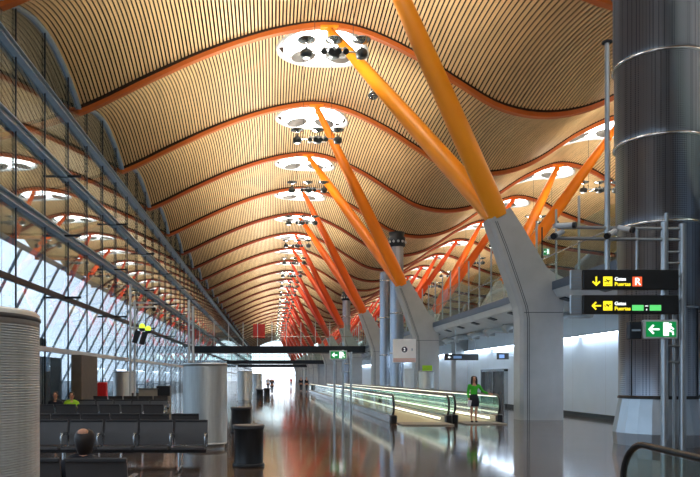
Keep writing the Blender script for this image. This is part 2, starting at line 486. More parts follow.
# ------------------------------------------------------------------ pylons with two struts each
def strut_mb(p0, p1):
    p0, p1 = Vector(p0), Vector(p1); d = p1-p0
    ts = [0,.08,.25,.5,.75,.93,1]; rs = [.38,.4,.4,.37,.3,.2,.16]
    mb = MB().path([p0+d*t for t in ts], rs, 20)
    return mb
def pylon(Y, right, j):
    c = 12.0
    fx = (lambda x: 2*c-x+.86) if right else (lambda x: x)
    t = thing('roof_pylon', '', 'column', (fx(10.6), Y, 0))
    ox = fx(10.6)
    poly = [(9.85,0),(11.4,0),(11.4,5.75),(11.12,5.35),(10.75,5.9),(10.3,6.75),(9.8,7.6),(9.32,8.34),(8.6,7.9),(9.0,6.75),(9.5,5.3),(9.78,4.45),(9.85,4.0)]
    poly = [(9.85,0),(11.4,0),(11.4,5.6),(11.05,5.75),(10.75,5.98),(10.3,6.75),(9.8,7.6),(9.32,8.34),(8.6,7.9),(9.0,6.75),(9.5,5.3),(9.78,4.45),(9.85,4.0)]
    q = [(fx(x)-ox, z) for x, z in poly]
    if right: q = q[::-1]
    b = MB().prism(q, 0, .9)
    # chamfer strip along the hall-side edge
    lx = [(9.85,0),(9.85,4.0),(9.78,4.45),(9.5,5.3),(9.0,6.75),(8.6,7.9)]
    s = 1 if not right else -1
    for a, d in zip(lx[:-1], lx[1:]):
        xa, xb = fx(a[0])-ox, fx(d[0])-ox
        b.add([(xa-.0*s,0.0,a[1]),(xb,0.0,d[1]),(xb-.12*s,.12,d[1]),(xa-.12*s,.12,a[1]),(xa-.12*s,.78,a[1]),(xb-.12*s,.78,d[1]),(xb,.9,d[1]),(xa,.9,a[1])],
              [(0,3,2,1),(3,4,5,2),(4,7,6,5),(1,2,5,6),(0,7,4,3)])
    b.build('concrete_base', M['concrete'], t)
    jn = MB()
    for off in (.13, .2):
        for a, d in zip(lx[:-1], lx[1:]):
            xa, xb = fx(a[0]+off)-ox, fx(d[0]+off)-ox; w = .03*s
            za, zb = a[1], d[1]-(.12 if d[1] > 7 else 0)
            jn.add([(xa,-.004,za),(xa+w,-.004,za),(xb+w,-.004,zb),(xb,-.004,zb),(xa,.004,za),(xa+w,.004,za),(xb+w,.004,zb),(xb,.004,zb)],
                   [(0,1,2,3),(7,6,5,4),(0,4,5,1),(1,5,6,2),(2,6,7,3),(3,7,4,0)])
    xs_ = sorted((fx(9.87)-ox, fx(11.38)-ox)); jn.box(xs_[0], xs_[1], -.004, .004, 4.2, 4.23)
    jn.build('joint_line', M['joint'], t)
    px = fx(8.96)-ox
    sk = SKY[1][0] if right else SKY[0][0]
    m = M['strut'][min(j, 5)]
    xt = (20.4 if right else 2.6)*SC-ox
    kk = 2*j
    for dy, side in ((ribY(kk)-Y, -.14), (ribY(kk+1)-Y, .14)):
        y0 = .45+side
        tipx = xt
        tipz = prof(tipx+ox)-.35
        st = strut_mb((px, y0, 8.05), (tipx, dy, tipz)).build('strut', m, t)
        h = MB().box(tipx-.45,tipx+.45,dy-.2,dy+.2,tipz+.03,tipz+.14); h.box(tipx-.08,tipx+.08,dy-.25,dy+.25,tipz-.35,tipz+.05)
        h.build('strut_head', m, st)
    dxs = .13 if right else -.13
    cb = MB().path([(px-dxs,.45,7.8),(px+dxs,.45,8.2)], [.42,.42], 20)
    cb.build('strut_shoe', m, t)
    return t
NP = 14
for j in range(NP):
    t = pylon(27+2*BAY*j, False, j)
    tag(t, ('pale concrete pylon with two leaning orange struts, %s from the camera beside the moving walkways' % ordn[j]) if j < 8 else 'far concrete pylon with red struts at the end of the hall side row',
        'column', 'leaning pylons beside the walkways')
    t = pylon(27+2*BAY*j, True, j)
    tag(t, ('concrete pylon with two orange struts leaning outwards above the mezzanine, %s from the camera' % ordn[j]) if j < 8 else 'far concrete pylon with red struts over the mezzanine',
        'column', 'leaning pylons over the mezzanine')

# ------------------------------------------------------------------ floor, walls
struct(MB().box(-9.95, 37.5, -10, 335, -.3, 0).build('floor', M['floor']))
struct(MB().box(-300, -9.95, -60, 420, -.5, -.12).build('ground', M['asphalt']))
struct(MB().box(37.5, 37.8, -10, 335, 0, 17).build('wall_right', M['brown']))
struct(MB().box(-9.95, 37.5, -10.3, -10, 0, 18).build('wall_back', M['beige']))
# far end wall: glazed frame
fw = MB()
for x in range(-9, 37, 3): fw.box(x-.08, x+.08, 333, 333.3, 0, 14)
for z in (3, 6, 9, 12): fw.box(-9.95, 37.5, 333, 333.3, z-.1, z+.1)
struct(fw.build('wall_front', M['white_steel']))
# left glazed wall: beams, mullions, arched heads
wf = MB()
for z in (13.95, 11.14, 8.25):
    # I-section beams
    wf.box(XW-.12, XW+.22, -10, 333, z-.16, z-.12).box(XW-.12, XW+.22, -10, 333, z+.12, z+.16).box(XW+.02, XW+.08, -10, 333, z-.12, z+.12)
struct(wf.build('wall_left', M['steel_blue']))
wf2 = MB().box(XW-.06, XW+.1, -10, 333, 5.25, 5.47)
for k in range(-10, 92):
    y = 26.1+3.35*k
    if y < 333: wf2.box(XW-.02, XW+.04, y-.025, y+.025, 0, prof(XW)+ (arch(((y/BAY-2.48) % 1))) )
for k in range(0, 30):
    y = 32+10*k-10
    for z in (5.38, 8.25, 11.0): wf2.box(XW-.9, XW+.85, y-.03, y+.03, z-.05, z+.05)
struct(wf2.build('trim_1', M['dark_steel']))
struct(MB().box(XW-.1, XW+.14, -10, 333, 2.78, 2.98).build('trim_2', M['white_steel']))
wa = MB()
for k in range(K0, K1):
    n = 16; vs = []
    for i in range(n+1):
        v = i/n; y = ribY(k)+v*BAY; z = prof(XW)+arch(v)-.02
        vs += [(XW-.1,y,z-.13),(XW+.1,y,z-.13),(XW+.1,y,z),(XW-.1,y,z)]
    wa.add(vs, [(i*4+j, i*4+(j+1) % 4, (i+1)*4+(j+1) % 4, (i+1)*4+j) for i in range(n) for j in range(4)], True)
struct(wa.build('trim_3', M['steel_blue']))
wn = 0
for k in range(K0, K1):
    wn += 1
    pts = [(0, 0), (BAY, 0)]+[(BAY*i/12, prof(XW)+arch(i/12)-.1) for i in range(12, -1, -1)]
    o = MB().prism(pts, -.03, 0, 'x').build('window_%d' % wn, M['wallglass']); o.location = (XW-.04, ribY(k), 0); struct(o)

# outside: slanting facade props, a terminal edge wall and a service block
pr0 = None
pm = MB().path([(-14.0,0,-.12),(-10.35,0,7.0)], [.065,.065], 10).mesh('facade_prop', M['steel_blue'])
for k in range(0, 42):
    o = obj('facade_prop', pm); o.location = (0, 16+2.5*k, 0)
    tag(o, 'slanting steel prop outside the glass wall', 'strut', 'slanting props outside the glass wall')
tag(MB().box(-10.43,-10.25,14,122,7.0,7.18).build('prop_rail', M['steel_blue']), 'long horizontal rail joining the tops of the slanting props', 'rail')

# low dark service booth behind the glass
t = thing('service_booth', 'dark teal glazed booth under the white rail at the glass wall', 'booth', (-10.7, 27, 0))
MB().bevbox(-.9,.6,-7,6.2,-.12,2.6,.03).build('body', M['teal'], t)
for y in (-4, -1.4, 1.2, 3.8): MB().bevbox(.6,.64,y,y+2.1,.3,2.2,.01).build('pane', M['black'], t)
MB().bevbox(-.9,.9,1.0,3.0,2.9,3.35,.03).build('roof_unit', M['dark_steel'], t)
tag(MB().bevbox(-9.5,-9.0,32.6,35.6,0,2.75,.03).build('wall_panel', M['brown']), 'brown grey partition panel standing at the glass wall', 'partition')

# ------------------------------------------------------------------ mezzanine
DX = 11.0
wm = MB()
wm.prism([(DX,5.4),(37.4,5.4),(37.4,4.6),(12.6,4.6),(12.2,4.5),(11.15,4.82),(DX,5.08)], -8, 332)
struct(wm.build('floor', M['concrete_dark']))
struct(MB().box(DX-.04, DX-.003, -8, 332, 5.1, 5.42).build('trim_4', mat('fascia_blue', S(84,98,116), .4, .2, noise=.06)))
struct(MB().box(13.3, 13.5, -8, 332, 0, 4.6).build('wall_mezzanine', M['white']))
struct(MB().box(13.24, 13.3, -8, 332, 0, .18).build('baseboard_right', M['dark_steel']))
# panel joints on the white wall
jt = MB()
for k in range(0, 80): jt.box(13.297, 13.3, 3.0*k+.5, 3.0*k+.512, .18, 4.5)
struct(jt.build('trim_5', mat('panel_joint', S(196,202,207), .5)))
# soffit slots + duct nozzles
for k in range(0, 24):
    y = 22+3*k
    s = MB()
    s.path([(12.9,y,4.2),(11.9,y,4.2),(11.6,y,4.15),(11.45,y,4.0)], [.13,.13,.17,.23], 14)
    s.tube((12.4,y,4.2),(12.4,y,4.6),.03)
    tag(s.build('duct_nozzle', M['ductgrey']), 'silver duct nozzle under the mezzanine edge', 'air duct', 'duct nozzles under the mezzanine edge')
for k in range(0, 40):
    y = 20.5+3*k
    o = MB().add([(11.25,y,4.78),(11.6,y,4.675),(11.6,y+.5,4.675),(11.25,y+.5,4.78),(11.24,y,4.74),(11.59,y,4.635),(11.59,y+.5,4.635),(11.24,y+.5,4.74)],
                 [(0,1,2,3),(7,6,5,4),(0,4,5,1),(1,5,6,2),(2,6,7,3),(3,7,4,0)]).build('soffit_grille', M['dark_steel'])
    tag(o, 'small dark slot grille in the mezzanine soffit', 'grille', 'slot grilles in the mezzanine soffit')
# lamp strip on the white wall
for k in range(0, 20):
    t = thing('wall_lamp', 'long thin light strip high on the white wall under the mezzanine', 'lamp', (13.2, 18+12*k, 3.45), 0, 'light strips on the white wall')
    MB().box(-.12,.09,0,11.6,-.02,.05).build('housing', M['white_steel'], t)
    MB().box(-.11,.06,.05,11.5,-.035,-.02).build('tube', M['palelight'], t)


# mezzanine glass screens (one every 18 m)
def screen(y0, L, npost):
    t = thing('glass_screen', '', 'glass screen', (DX+.12, y0, 5.4))
    for i in range(npost):
        y = L*(i+.5)/npost
        MB().bevbox(-.035,.035,y-.04,y+.04,0,2.85,.01).build('post', M['galv'], t)
    MB().box(-.045,-.03,.05,L-.05,.08,1.9).build('glass', M['screenglass'], t)
    MB().tube((-.1,0,1.1),(-.1,L,1.1),.025,n=8).build('handrail', M['chrome'], t)
    return t
s0 = screen(19, 18, 9)
for k in range(17):
    s = s0 if k == 0 else copy_tree(s0)
    s.location = (DX+.12, 10+18*k, 5.4)
    tag(s, 'glass screen with tall steel posts on the mezzanine edge, %s length from the camera' % ordn[k] if k < 5 else 'far glass screen with steel posts on the mezzanine edge', 'glass screen', 'glass screens along the mezzanine edge')

# footbridges crossing the hall
def bridge(Y, label):
    t = thing('footbridge', label, 'bridge', (0, Y, 0), 0, 'footbridges across the hall')
    MB().prism([(0,4.62),(3.0,4.62),(3.1,5.4),(-.1,5.4)], XW+.15, DX-.06, 'x').build('deck', M['dark_steel'], t)
    for i in range(12):
        x = -8.5+i*1.7
        MB().bevbox(x-.04,x+.04,.1,.18,5.4,8.2,.01).build('post', M['white_steel'], t)
    MB().box(XW+.3, DX-.2, .12, .14, 5.45, 7.9).build('glass', M['screenglass'], t)
    MB().tube((XW+.3,.05,6.5),(DX-.2,.05,6.5),.03,n=8).build('handrail', M['chrome'], t)
    return t
bridge(81, 'dark slab footbridge with glass and white posts, nearest across the hall')
bridge(145, 'thin dark footbridge seen under the nearest one')
bridge(190, 'farthest thin dark footbridge near the bright end')

# ------------------------------------------------------------------ big duct columns
def duct_column(x, y, r, ztop, label, rings, first=False, cap=False):
    t = thing('duct_column', label, 'column', (x, y, 0))
    zb = 1.14 if rings else .3
    if rings:
        st = [(zb+.08,.9),(3.35,.93),(5.38,.965),(7.45,1.0),(9.44,1.03),(11.45,1.05)]
        pf = []
        for i, (za_, q) in enumerate(st):
            ze = st[i+1][0] if i+1 < len(st) else ztop
            if za_ < ztop: pf += [(r*q, za_), (r*q, min(ze, ztop))]
        MB().lathe(pf, 64).build('shaft', M['perfmetal'], t)
    else: MB().lathe([(r,zb+.08),(r,ztop)], 64).build('shaft', M['perfmetal'], t)
    if rings:
        z = 1.27+.04
        zs = [3.35,5.38,7.45,9.44,11.45]
        r0_ = r
        for z in [q for q in zs if q < ztop]:
            r = r0_*dict(st)[z]
            MB().lathe([(r-.01,z-.035),(r+.035,z-.03),(r+.035,z+.03),(r-.01,z+.035)], 64, cap=False).build('ring', M['chrome'], t)
        r = r0_
        MB().lathe([(r*.9+.02,zb),(r*.9+.02,zb+.05),(r*.9-.04,zb+.1)], 64).build('collar', M['black'], t)
        n = 20
        b = MB().lathe([(r*1.02,0),(r*1.06,.3),(r*.9,zb)], n, smooth=False)
        bb = b.build('flared_base', M['basemetal'], t)
        for a in range(3):
            an = PI*(1.12+.3*a)
            o = MB().box(-.012,.012,-.012,.012,0,2.1).build('seam', M['dark_steel'], t)
            o.location = ((r*.9+.003)*math.cos(an), (r*.9+.003)*math.sin(an), zb+.08)
    else:
        MB().lathe([(r+.06,0),(r+.06,.3),(r,.34)], 32).build('foot', M['chrome'], t)
        for z in (3.5, 6.5, 9.5):
            if z < ztop-.5: MB().lathe([(r-.01,z-.04),(r+.03,z-.04),(r+.03,z+.04),(r-.01,z+.04)], 40).build('ring', M['chrome'], t)
    if cap:
        MB().lathe([(r+.02,ztop-1.1),(r+.14,ztop-1.05),(r+.14,ztop-.4),(r+.02,ztop-.35),(r+.1,ztop)], 32).build('cap', M['dark_steel'], t)
        for a in range(12):
            an = 2*PI*a/12
            MB().sphere(((r+.16)*math.cos(an),(r+.16)*math.sin(an),ztop-.75), .1, 8, 6).build('nozzle', M['white_steel'], t)
    return t
duct_column(9.64, 17.25, .98, 12.6, 'huge shiny perforated metal duct column behind the gate signs', True)
duct_column(11.9, 17.9, 1.0, 6.6, 'shorter metal duct column at the edge beside the huge one', True)
duct_column(9.4, 52, .5, 12.6, 'slim dark duct column with a nozzle collar, past the second pylon', False, cap=True)
duct_column(9.17, 56, .42, 10.2, 'pale smooth duct column beside the slim dark one', False)
duct_column(9.5, 88, .5, 12.6, 'distant duct column with a nozzle collar past the footbridge', False, cap=True)

# ------------------------------------------------------------------ gantries with signs
def text_mesh(s, size, mt, parent, loc, name='lettering', bold=0.0, rotx=PI/2):
    cu = bpy.data.curves.new(name, 'FONT'); cu.body = s; cu.size = size; cu.extrude = .004; cu.offset = bold
    to = bpy.data.objects.new(name+'_tmp', cu); COL.objects.link(to)
    dg = bpy.context.evaluated_depsgraph_get(); dg.update()
    me = bpy.data.meshes.new_from_object(to.evaluated_get(dg))
    bpy.data.objects.remove(to); bpy.data.curves.remove(cu)
    me.materials.clear(); me.materials.append(mt)
    o = obj(name, me, parent); o.location = loc; o.rotation_euler = (rotx, 0, 0)
    return o
def arrow(mb, cx, cz, s, ang, y):
    # simple arrow pointing along ang (0 = right) in the XZ plane
    ca, sa = math.cos(ang), math.sin(ang)
    def T(p): return (cx+(p[0]*ca-p[1]*sa)*s, cz+(p[0]*sa+p[1]*ca)*s)
    for poly in ([(-.5,-.08),(.35,-.08),(.35,.08),(-.5,.08)], [(.5,0),(.08,.44),(-.05,.33),(.28,0)], [(.5,0),(.28,0),(-.05,-.33),(.08,-.44)]):
        mb.prism([T(p) for p in poly], y-.006, y)
def plane_icon(mb, x0, z0, s, y):
    cx, cz = x0+s/2, z0+s*.56
    a = math.radians(20); ca, sa = math.cos(a), math.sin(a)
    def T(p): return (cx+(p[0]*ca-p[1]*sa)*s, cz+(p[0]*sa+p[1]*ca)*s)
    for poly in ([(-.36,-.03),(.3,-.05),(.38,.0),(.3,.045),(-.32,.045)], [(-.05,0),(.1,.02),(-.12,.26),(-.2,.26)], [(-.02,0),(.12,0),(.02,-.2),(-.05,-.2)], [(-.36,0),(-.26,.02),(-.36,.16),(-.42,.16)]):
        mb.prism([T(p) for p in poly], y-.006, y)
    mb.box(x0+.2*s, x0+.8*s, y-.006, y, z0+.12*s, z0+.17*s)
def px(xp, Y): return (xp-272)*Y/690
def pz(yp, Y): return 1.65+(378-yp)*Y/690
G = 15.2
gt = thing('sign_gantry', 'steel pole gantry with cross bars and ladder rungs in front of the huge column', 'pole', (px(667,G), G, 0))
gx = px(667,G)
for xp, top in ((664.5,222),(682.5,224)):
    MB().tube((px(xp,G)-gx,0,0),(px(xp,G)-gx,0,pz(top,G)),.075,n=14).build('post', M['galv'], gt)
for xp in (669,677): MB().tube((px(xp,G)-gx,.1,0),(px(xp,G)-gx,.1,pz(212 if xp == 669 else 300,G)),.04,n=12).build('post', M['galv'], gt)
for yp in (252,263,276,286,300,313,346,362):
    MB().tube((px(664.5,G)-gx,0,pz(yp,G)),(px(682.5,G)-gx,0,pz(yp,G)),.028,n=10).build('rung', M['galv'], gt)
for yp, xl in ((227,557),(238,548)):
    MB().tube((px(xl,G)-gx,0,pz(yp,G)),(px(683.5,G)-gx,0,pz(yp+2,G)),.04,n=12).build('cross_bar', M['galv'], gt)
MB().tube((px(637,G)-gx,0,pz(229,G)),(px(637,G)-gx,0,pz(272,G)),.03,n=10).build('brace', M['galv'], gt)
MB().path([(px(607.5,G)-gx,0,pz(272,G)),(px(607,G)-gx,0,pz(43,G))], [.055,.05], 14).build('mast', M['galv'], gt)
MB().lathe([(.11,0),(.11,.03)], 16, (px(607,G)-gx,0,pz(43,G))).build('mast_cap', M['dark_steel'], gt)
for xa, ya, xb, yb, lb in ((554,227,568,229,'white camera at the far tip of the gantry bar'),(616,229,624,234,'white camera hung beside the tall mast on the gantry bar'),
                       (560,233,546,240,'grey camera below the tip of the gantry bar'),(612,232,598,240,'grey camera below the bar beside the tall mast')):
    A, B = Vector((px(xa,G), G-.12, pz(ya,G))), Vector((px(xb,G), G-.4, pz(yb,G)))
    t = thing('security_camera', lb, 'camera', tuple(A))
    d = B-A
    MB().path([(0,0,0), tuple(d*.85)], [.058,.062], 14).build('housing', M['white_steel'], t)
    MB().path([tuple(d*.85), tuple(d)], [.068,.068], 14).build('lens_hood', M['black'], t)
    MB().box(-.02,.02,-.02,.14,-.03,.06).build('bracket', M['galv'], t)
def sign_box(x0, x1, y0, y1, Y, label, name='gate_sign'):
    X0, X1, Z1, Z0 = px(x0,Y), px(x1,Y), pz(y0,Y), pz(y1,Y)
    t = thing(name, label, 'sign', (X0, Y, Z0))
    MB().bevbox(0, X1-X0, 0, .12, 0, Z1-Z0, .015).build('panel', M['black'], t)
    return t, X0, Z0, X1-X0, Z1-Z0
GS = 14.95
for row in (0, 1):
    ya, yb = ((269.6,289.5),(295,314))[row]
    t, X0, Z0, W, H = sign_box(583, 679, ya, yb, GS, ['black gate sign with down arrow and red letter, upper of the two', 'black gate sign with arrow pointing aside and green plates, lower of the two'][row])
    e0 = px(570,GS)-X0
    MB().bevbox(e0+.02, -.01, .02, .08, .0, H, .012).build('end_box', M['galv'], t)
    for i in range(5): MB().box(e0+.03, -.04, .012, .02, .05+i*.07, .06+i*.07).build('fin', M['steel_blue'], t)
    L = lambda xp: px(xp,GS)-X0
    Zp = lambda yp: pz(yp,GS)-Z0
    off = [0, 24.5][row]
    s = MB(); arrow(s, L(596.2), Zp(281.3+off), L(601)-L(591.5), [-PI/2, PI][row], -.002); s.build('arrow', M['yellow'], t)
    sq = MB().box(L(603.2), L(612.2), -.008, -.002, Zp(286+off), Zp(276.6+off)); sq.build('pictogram', M['yellow'], t)
    pi = MB(); plane_icon(pi, L(603.2), Zp(286+off), L(612.2)-L(603.2), -.01); pi.build('pictogram_mark', M['black'], t)
    text_mesh('Gates', .105, M['signwhite'], t, (L(614.5), -.004, Zp(280.6+off)), bold=.002)
    text_mesh('Puertas', .115, M['yellow'], t, (L(614.5), -.004, Zp(285.8+off)), bold=.002)
    if row == 0:
        MB().box(L(632.5), L(641.8), -.008, -.002, Zp(286.3), Zp(276.8)).build('letter_plate', M['signred'], t)
        text_mesh('R', .22, M['signwhite'], t, (L(634.3), -.012, Zp(285)), bold=.003)
    else:
        MB().box(L(632), L(643.5), -.008, -.002, Zp(310.7), Zp(305)).build('number_plate', M['platgreen'], t)
        MB().box(L(649.6), L(661), -.008, -.002, Zp(310.7), Zp(305)).build('number_plate', M['platgreen'], t)
        MB().box(L(645), L(648), -.006, -.002, Zp(306.4), Zp(305.6)).build('dash', M['signwhite'], t)
        MB().box(L(646), L(647), -.006, -.002, Zp(310.4), Zp(308.8)).build('dash', M['signwhite'], t)
def exit_sign(x0, x1, y0, y1, Y, label, depth=.1):
    X0, X1, Z1, Z0 = px(x0,Y), px(x1,Y), pz(y0,Y), pz(y1,Y)
    W, H = X1-X0, Z1-Z0
    t = thing('exit_sign', label, 'sign', (X0, Y, Z0))
    MB().bevbox(0, W, 0, depth, 0, H, min(.02, H*.06)).build('housing', M['white_steel'], t)
    MB().box(W*.07, W*.93, -.006, .002, H*.1, H*.9).build('face', M['signgreen'], t)
    s = MB(); arrow(s, W*.29, H*.5, W*.32, PI, -.006); s.build('arrow', M['signwhite'], t)
    d = MB().box(W*.56, W*.72, -.010, -.006, H*.16, H*.86)
    d.build('door_mark', M['signwhite'], t)
    r = MB()
    r.lathe([(H*.001,0),(H*.001,0)], 3)
    r = MB().sphere((W*.765,-.01,H*.76), H*.065, 10, 6, (1,.1,1))
    for a, b in (((.76,.68),(.72,.44)), ((.76,.64),(.85,.5)), ((.76,.64),(.66,.56)), ((.72,.44),(.83,.36)), ((.83,.36),(.84,.2)), ((.72,.44),(.66,.3)), ((.66,.3),(.58,.26))):
        r.path([(W*a[0],-.012,H*a[1]),(W*b[0],-.012,H*b[1])], H*.045, 6)
    r.build('running_figure', M['signwhite'], t)
    return t
exit_sign(643.5, 678.5, 319.8, 338.8, GS, 'green running man exit sign below the gate signs on the gantry')
t = thing('control_box', 'small dark metal box on the gantry beside the green exit sign', 'box', (px(630,GS), GS, pz(339,GS)))
w = px(642,GS)-px(630,GS); h = pz(321.5,GS)-pz(339,GS)
MB().bevbox(0, w, 0, .16, 0, h, .012).build('case', M['dark_steel'], t)
MB().box(.04, w-.03, -.006, .002, h*.45, h*.55).build('latch', M['steel_blue'], t)
# middle gantry
G2 = 34.5
g2 = thing('sign_gantry', 'slender three pole gantry standing beside the first moving walkway', 'pole', (px(343,G2), G2, 0))
bx = px(343,G2)
for xp, tp in ((334.5,352),(343,350),(351,352)):
    MB().tube((px(xp,G2)-bx,0,0),(px(xp,G2)-bx,0,pz(tp,G2)),.055,n=12).build('post', M['galv'], g2)
for yp in (353,358,364,372,392):
    MB().tube((0,0,pz(yp,G2)),(px(351,G2)-bx,0,pz(yp,G2)),.03,n=8).build('rung', M['galv'], g2)
exit_sign(329.5, 347, 350.5, 359.5, G2-.15, 'green exit sign on the slender gantry beside the walkway')
# gantries at the left
G3 = 30
for xs, tops, nm in (((130.4,134.8),(284,300),'twin pole gantry with arm and green lamps by the glass wall'), ((189,193),(300,306),'pair of tall pale poles behind the louvred steel drum')):
    b0 = px(xs[0],G3)
    t = thing('sign_gantry', nm, 'pole', (b0, G3, 0))
    for x_, tp in zip(xs, tops): MB().tube((px(x_,G3)-b0,0,0),(px(x_,G3)-b0,0,pz(tp,G3)),.05,n=12).build('post', M['white_steel'], t)
    if xs[0] < 150:
        for yp in (303, 307): MB().tube((-.0,0,pz(yp,G3)),(px(157,G3)-b0,0,pz(yp,G3)),.03,n=8).build('arm', M['white_steel'], t)
        MB().tube((0,0,pz(328,G3)),(px(150,G3)-b0,0,pz(328,G3)),.03,n=8).build('arm', M['white_steel'], t)
    for yp in (330,345,362): MB().tube((0,0,pz(yp,G3)),(px(xs[1],G3)-b0,0,pz(yp,G3)),.025,n=8).build('rung', M['white_steel'], t)
for xp, yp, lb in ((142.5,326.5,'round lime green lamp on the twin pole gantry, nearer its poles'), (148.5,329,'round lime green lamp at the tip of the twin pole gantry arm')):
    t = thing('signal_lamp', lb, 'lamp', (px(xp,G3), G3-.1, pz(yp,G3)))
    MB().sphere((0,0,0), .13, 12, 8, (1,.6,1)).build('lens', emis('lime_lamp', S(200,230,60), 1.0), t)
    MB().lathe([(.1,-.2),(.13,-.12),(.1,-.08)], 12).build('holder', M['dark_steel'], t)
for xp, yp, lb in ((137,337,'dark tilted flat screen on the twin pole gantry, nearer its poles'), (144,338.5,'dark tilted flat screen under the green lamps')):
    t = thing('flat_screen', lb, 'screen', (px(xp,G3), G3-.15, pz(yp,G3)))
    t.rotation_euler = (0, .3, 0)
    MB().bevbox(-.12,.12,-.03,.05,-.28,.28,.01).build('panel', M['black'], t)
    MB().box(-.02,.02,.05,.16,-.02,.02).build('bracket', M['galv'], t)
t = thing('security_camera', 'white camera at the end of the upper arm near the glass wall', 'camera', (px(155.5,G3), G3-.1, pz(308,G3)))
MB().path([(0,0,0),(.0,-.25,-.08)], [.08,.08], 12).build('housing', M['white_steel'], t)
MB().path([(0,-.25,-.08),(0,-.3,-.095)], [.085,.085], 12).build('lens_hood', M['black'], t)

# small exit sign on the mezzanine
exit_sign(543.2, 549.8, 248, 255.5, 29, 'small green exit sign above the mezzanine railing, behind the orange struts')
t = thing('sign_post', 'thin post carrying the small exit sign on the mezzanine', 'pole', (px(542.5,29), 29.05, 5.4))
MB().tube((0,0,0),(0,0,2.6),.03,n=8).build('pole', M['dark_steel'], t)
MB().box(0,.2,-.03,.03,1.5,1.6).build('bracket', M['dark_steel'], t)

# hanging signs under the mezzanine
t, X0, Z0, W, H = sign_box(444.7, 478.5, 354, 360.3, 42, 'long black hanging sign under the mezzanine beyond the woman', 'hanging_sign')
MB().box(W*.26,W*.5,-.008,-.002,H*.3,H*.7).build('plate', emis('dim_blue', S(90,120,160), .5), t)
s = MB(); arrow(s, W*.14, H*.5, .18, PI, -.002); s.build('arrow', M['signwhite'], t)
for xx in (.7, 1.9): MB().tube((xx,.1,H),(xx,.1,4.66-Z0),.02,n=8).build('hanger', M['galv'], t)
t, X0, Z0, W, H = sign_box(497.3, 509, 353, 359.4, 38, 'short black sign on the white wall above the steel door', 'hanging_sign')
MB().box(W*.15,W*.6,-.008,-.002,H*.2,H*.75).build('plate', emis('dim_blue2', S(100,130,175), .6), t)
MB().tube((W,.1,H*.5),(13.3-X0,.1,H*.5),.03,n=8).build('hanger', M['galv'], t)

# steel framed door on the white wall
dfm = MB()
Yd0, Yd1 = 39.0, 43.2
dfm.box(13.1,13.3,Yd0-.12,Yd0,0,2.15).box(13.1,13.3,Yd1,Yd1+.12,0,2.15).box(13.1,13.3,Yd0-.12,Yd1+.12,2.03,2.18).box(13.12,13.28,(Yd0+Yd1)/2-.05,(Yd0+Yd1)/2+.05,0,2.03)
d = struct(dfm.build('door_1', M['chrome']))
MB().box(13.22,13.29,Yd0,Yd1,0,2.03).build('door_leaf', mat('smoked_door', S(92,96,100), .25, .3, noise=.2, nscale=1), d)
# concrete column against the wall
struct(MB().bevbox(12.45,13.29,46.8,47.9,0,4.55,.03).build('wall_column', M['concrete']))

# number sign, totem, steel drum beside second pylon
t = thing('gate_number_sign', 'white board with dark number disc and red striped foot by the second pylon', 'sign', (px(393,47), 47, 0))
W = px(416,47)-px(393,47); zt, zb = pz(339,47), pz(362.5,47)
MB().bevbox(0,W,0,.1,zb,zt,.02).build('board', M['paper'], t)
MB().path([(W*.5,.0,(zt*.55+zb*.45)),(W*.5,-.012,(zt*.55+zb*.45))], [.2,.2], 24).build('disc', mat('navy', S(24,26,60), .5), t)
text_mesh('2', .3, M['signwhite'], t, (W*.5-.085, -.016, zt*.55+zb*.45-.1))
MB().box(W*.8,W*.86,-.008,0,zt*.55+zb*.45-.08,zt*.55+zb*.45+.08).build('mark', M['steel_blue'], t)
for i in range(5): MB().box(.02,W-.02,-.006,0,zb+.04+i*.055,zb+.065+i*.055).build('stripe', mat('faded_red', S(214,130,110), .6), t)
for x in (.5, W-.08): MB().tube((x,.05,0),(x,.05,zb+.02),.03,n=10).build('post', M['galv'], t)
t = thing('info_totem', 'pale upright panel standing below the number board', 'sign', (px(410,47.3), 47.4, 0))
MB().bevbox(-.4,.4,-.1,.1,0,2.3,.03).build('panel', M['white'], t)
MB().bevbox(-.4,.4,-.115,-.1,.1,.5,.005).build('kick_panel', M['bin'], t)

# ------------------------------------------------------------------ louvred air drums
def drum_mesh(r, h):
    p = [(r-.06,.0),(r-.06,.1),(r-.02,.1),(r,.14)]
    z = .14
    while z < h-.09:
        p += [(r,z),(r,z+.009),(r-.005,z+.0095),(r-.005,z+.0125)]; z += .013
    p += [(r,z),(r,h-.015),(r-.015,h),(r-.12,h),(r-.14,h-.03),(.02,h-.04)]
    return MB().lathe(p, 56).mesh('casing', M['chrome_slot'])
M['chrome_slot'] = mat('slotted_steel', S(206,214,216), .36, .8, noise=.08, stretch=(6,6,.5))
dm_ = drum_mesh(.52, 2.0)
rim = MB().lathe([(.515,.0),(.527,.005),(.527,.022),(.515,.028)], 56).mesh('rim', M['seat'])
for x, y, h, lb in ((-1.76,3.6,1,'large louvred steel air drum close to the camera, cut by the frame edge'),
                    (-1.58,16.3,1,'louvred steel air drum at the end of the long seat row'),
                    (-7.75,36,1,'louvred steel air drum beside the glass wall'),
                    (-1.86,47.5,1.07,'louvred steel air drum behind the litter bins'),
                    (-1.6,75,1.07,'distant louvred steel air drum near the footbridge'),
                    (9.4,42,1.04,'steel air drum with a green sign, at the second pylon')):
    t = thing('air_drum', lb, 'air vent', (x, y, 0)); 
    c = obj('casing', dm_, t); c.scale = (.9 if x > 9 else 1, .9 if x > 9 else 1, h)
    r_ = obj('rim', rim, t); r_.location = (0,0,1.945*h); 
    if x > 9: r_.scale = (.9,.9,1)
    for a in range(4):
        an = PI/4+a*PI/2
        MB().tube((.4*math.cos(an),.4*math.sin(an),0),(.4*math.cos(an),.4*math.sin(an),.02),.05,n=10).build('foot', M['chrome'], t)
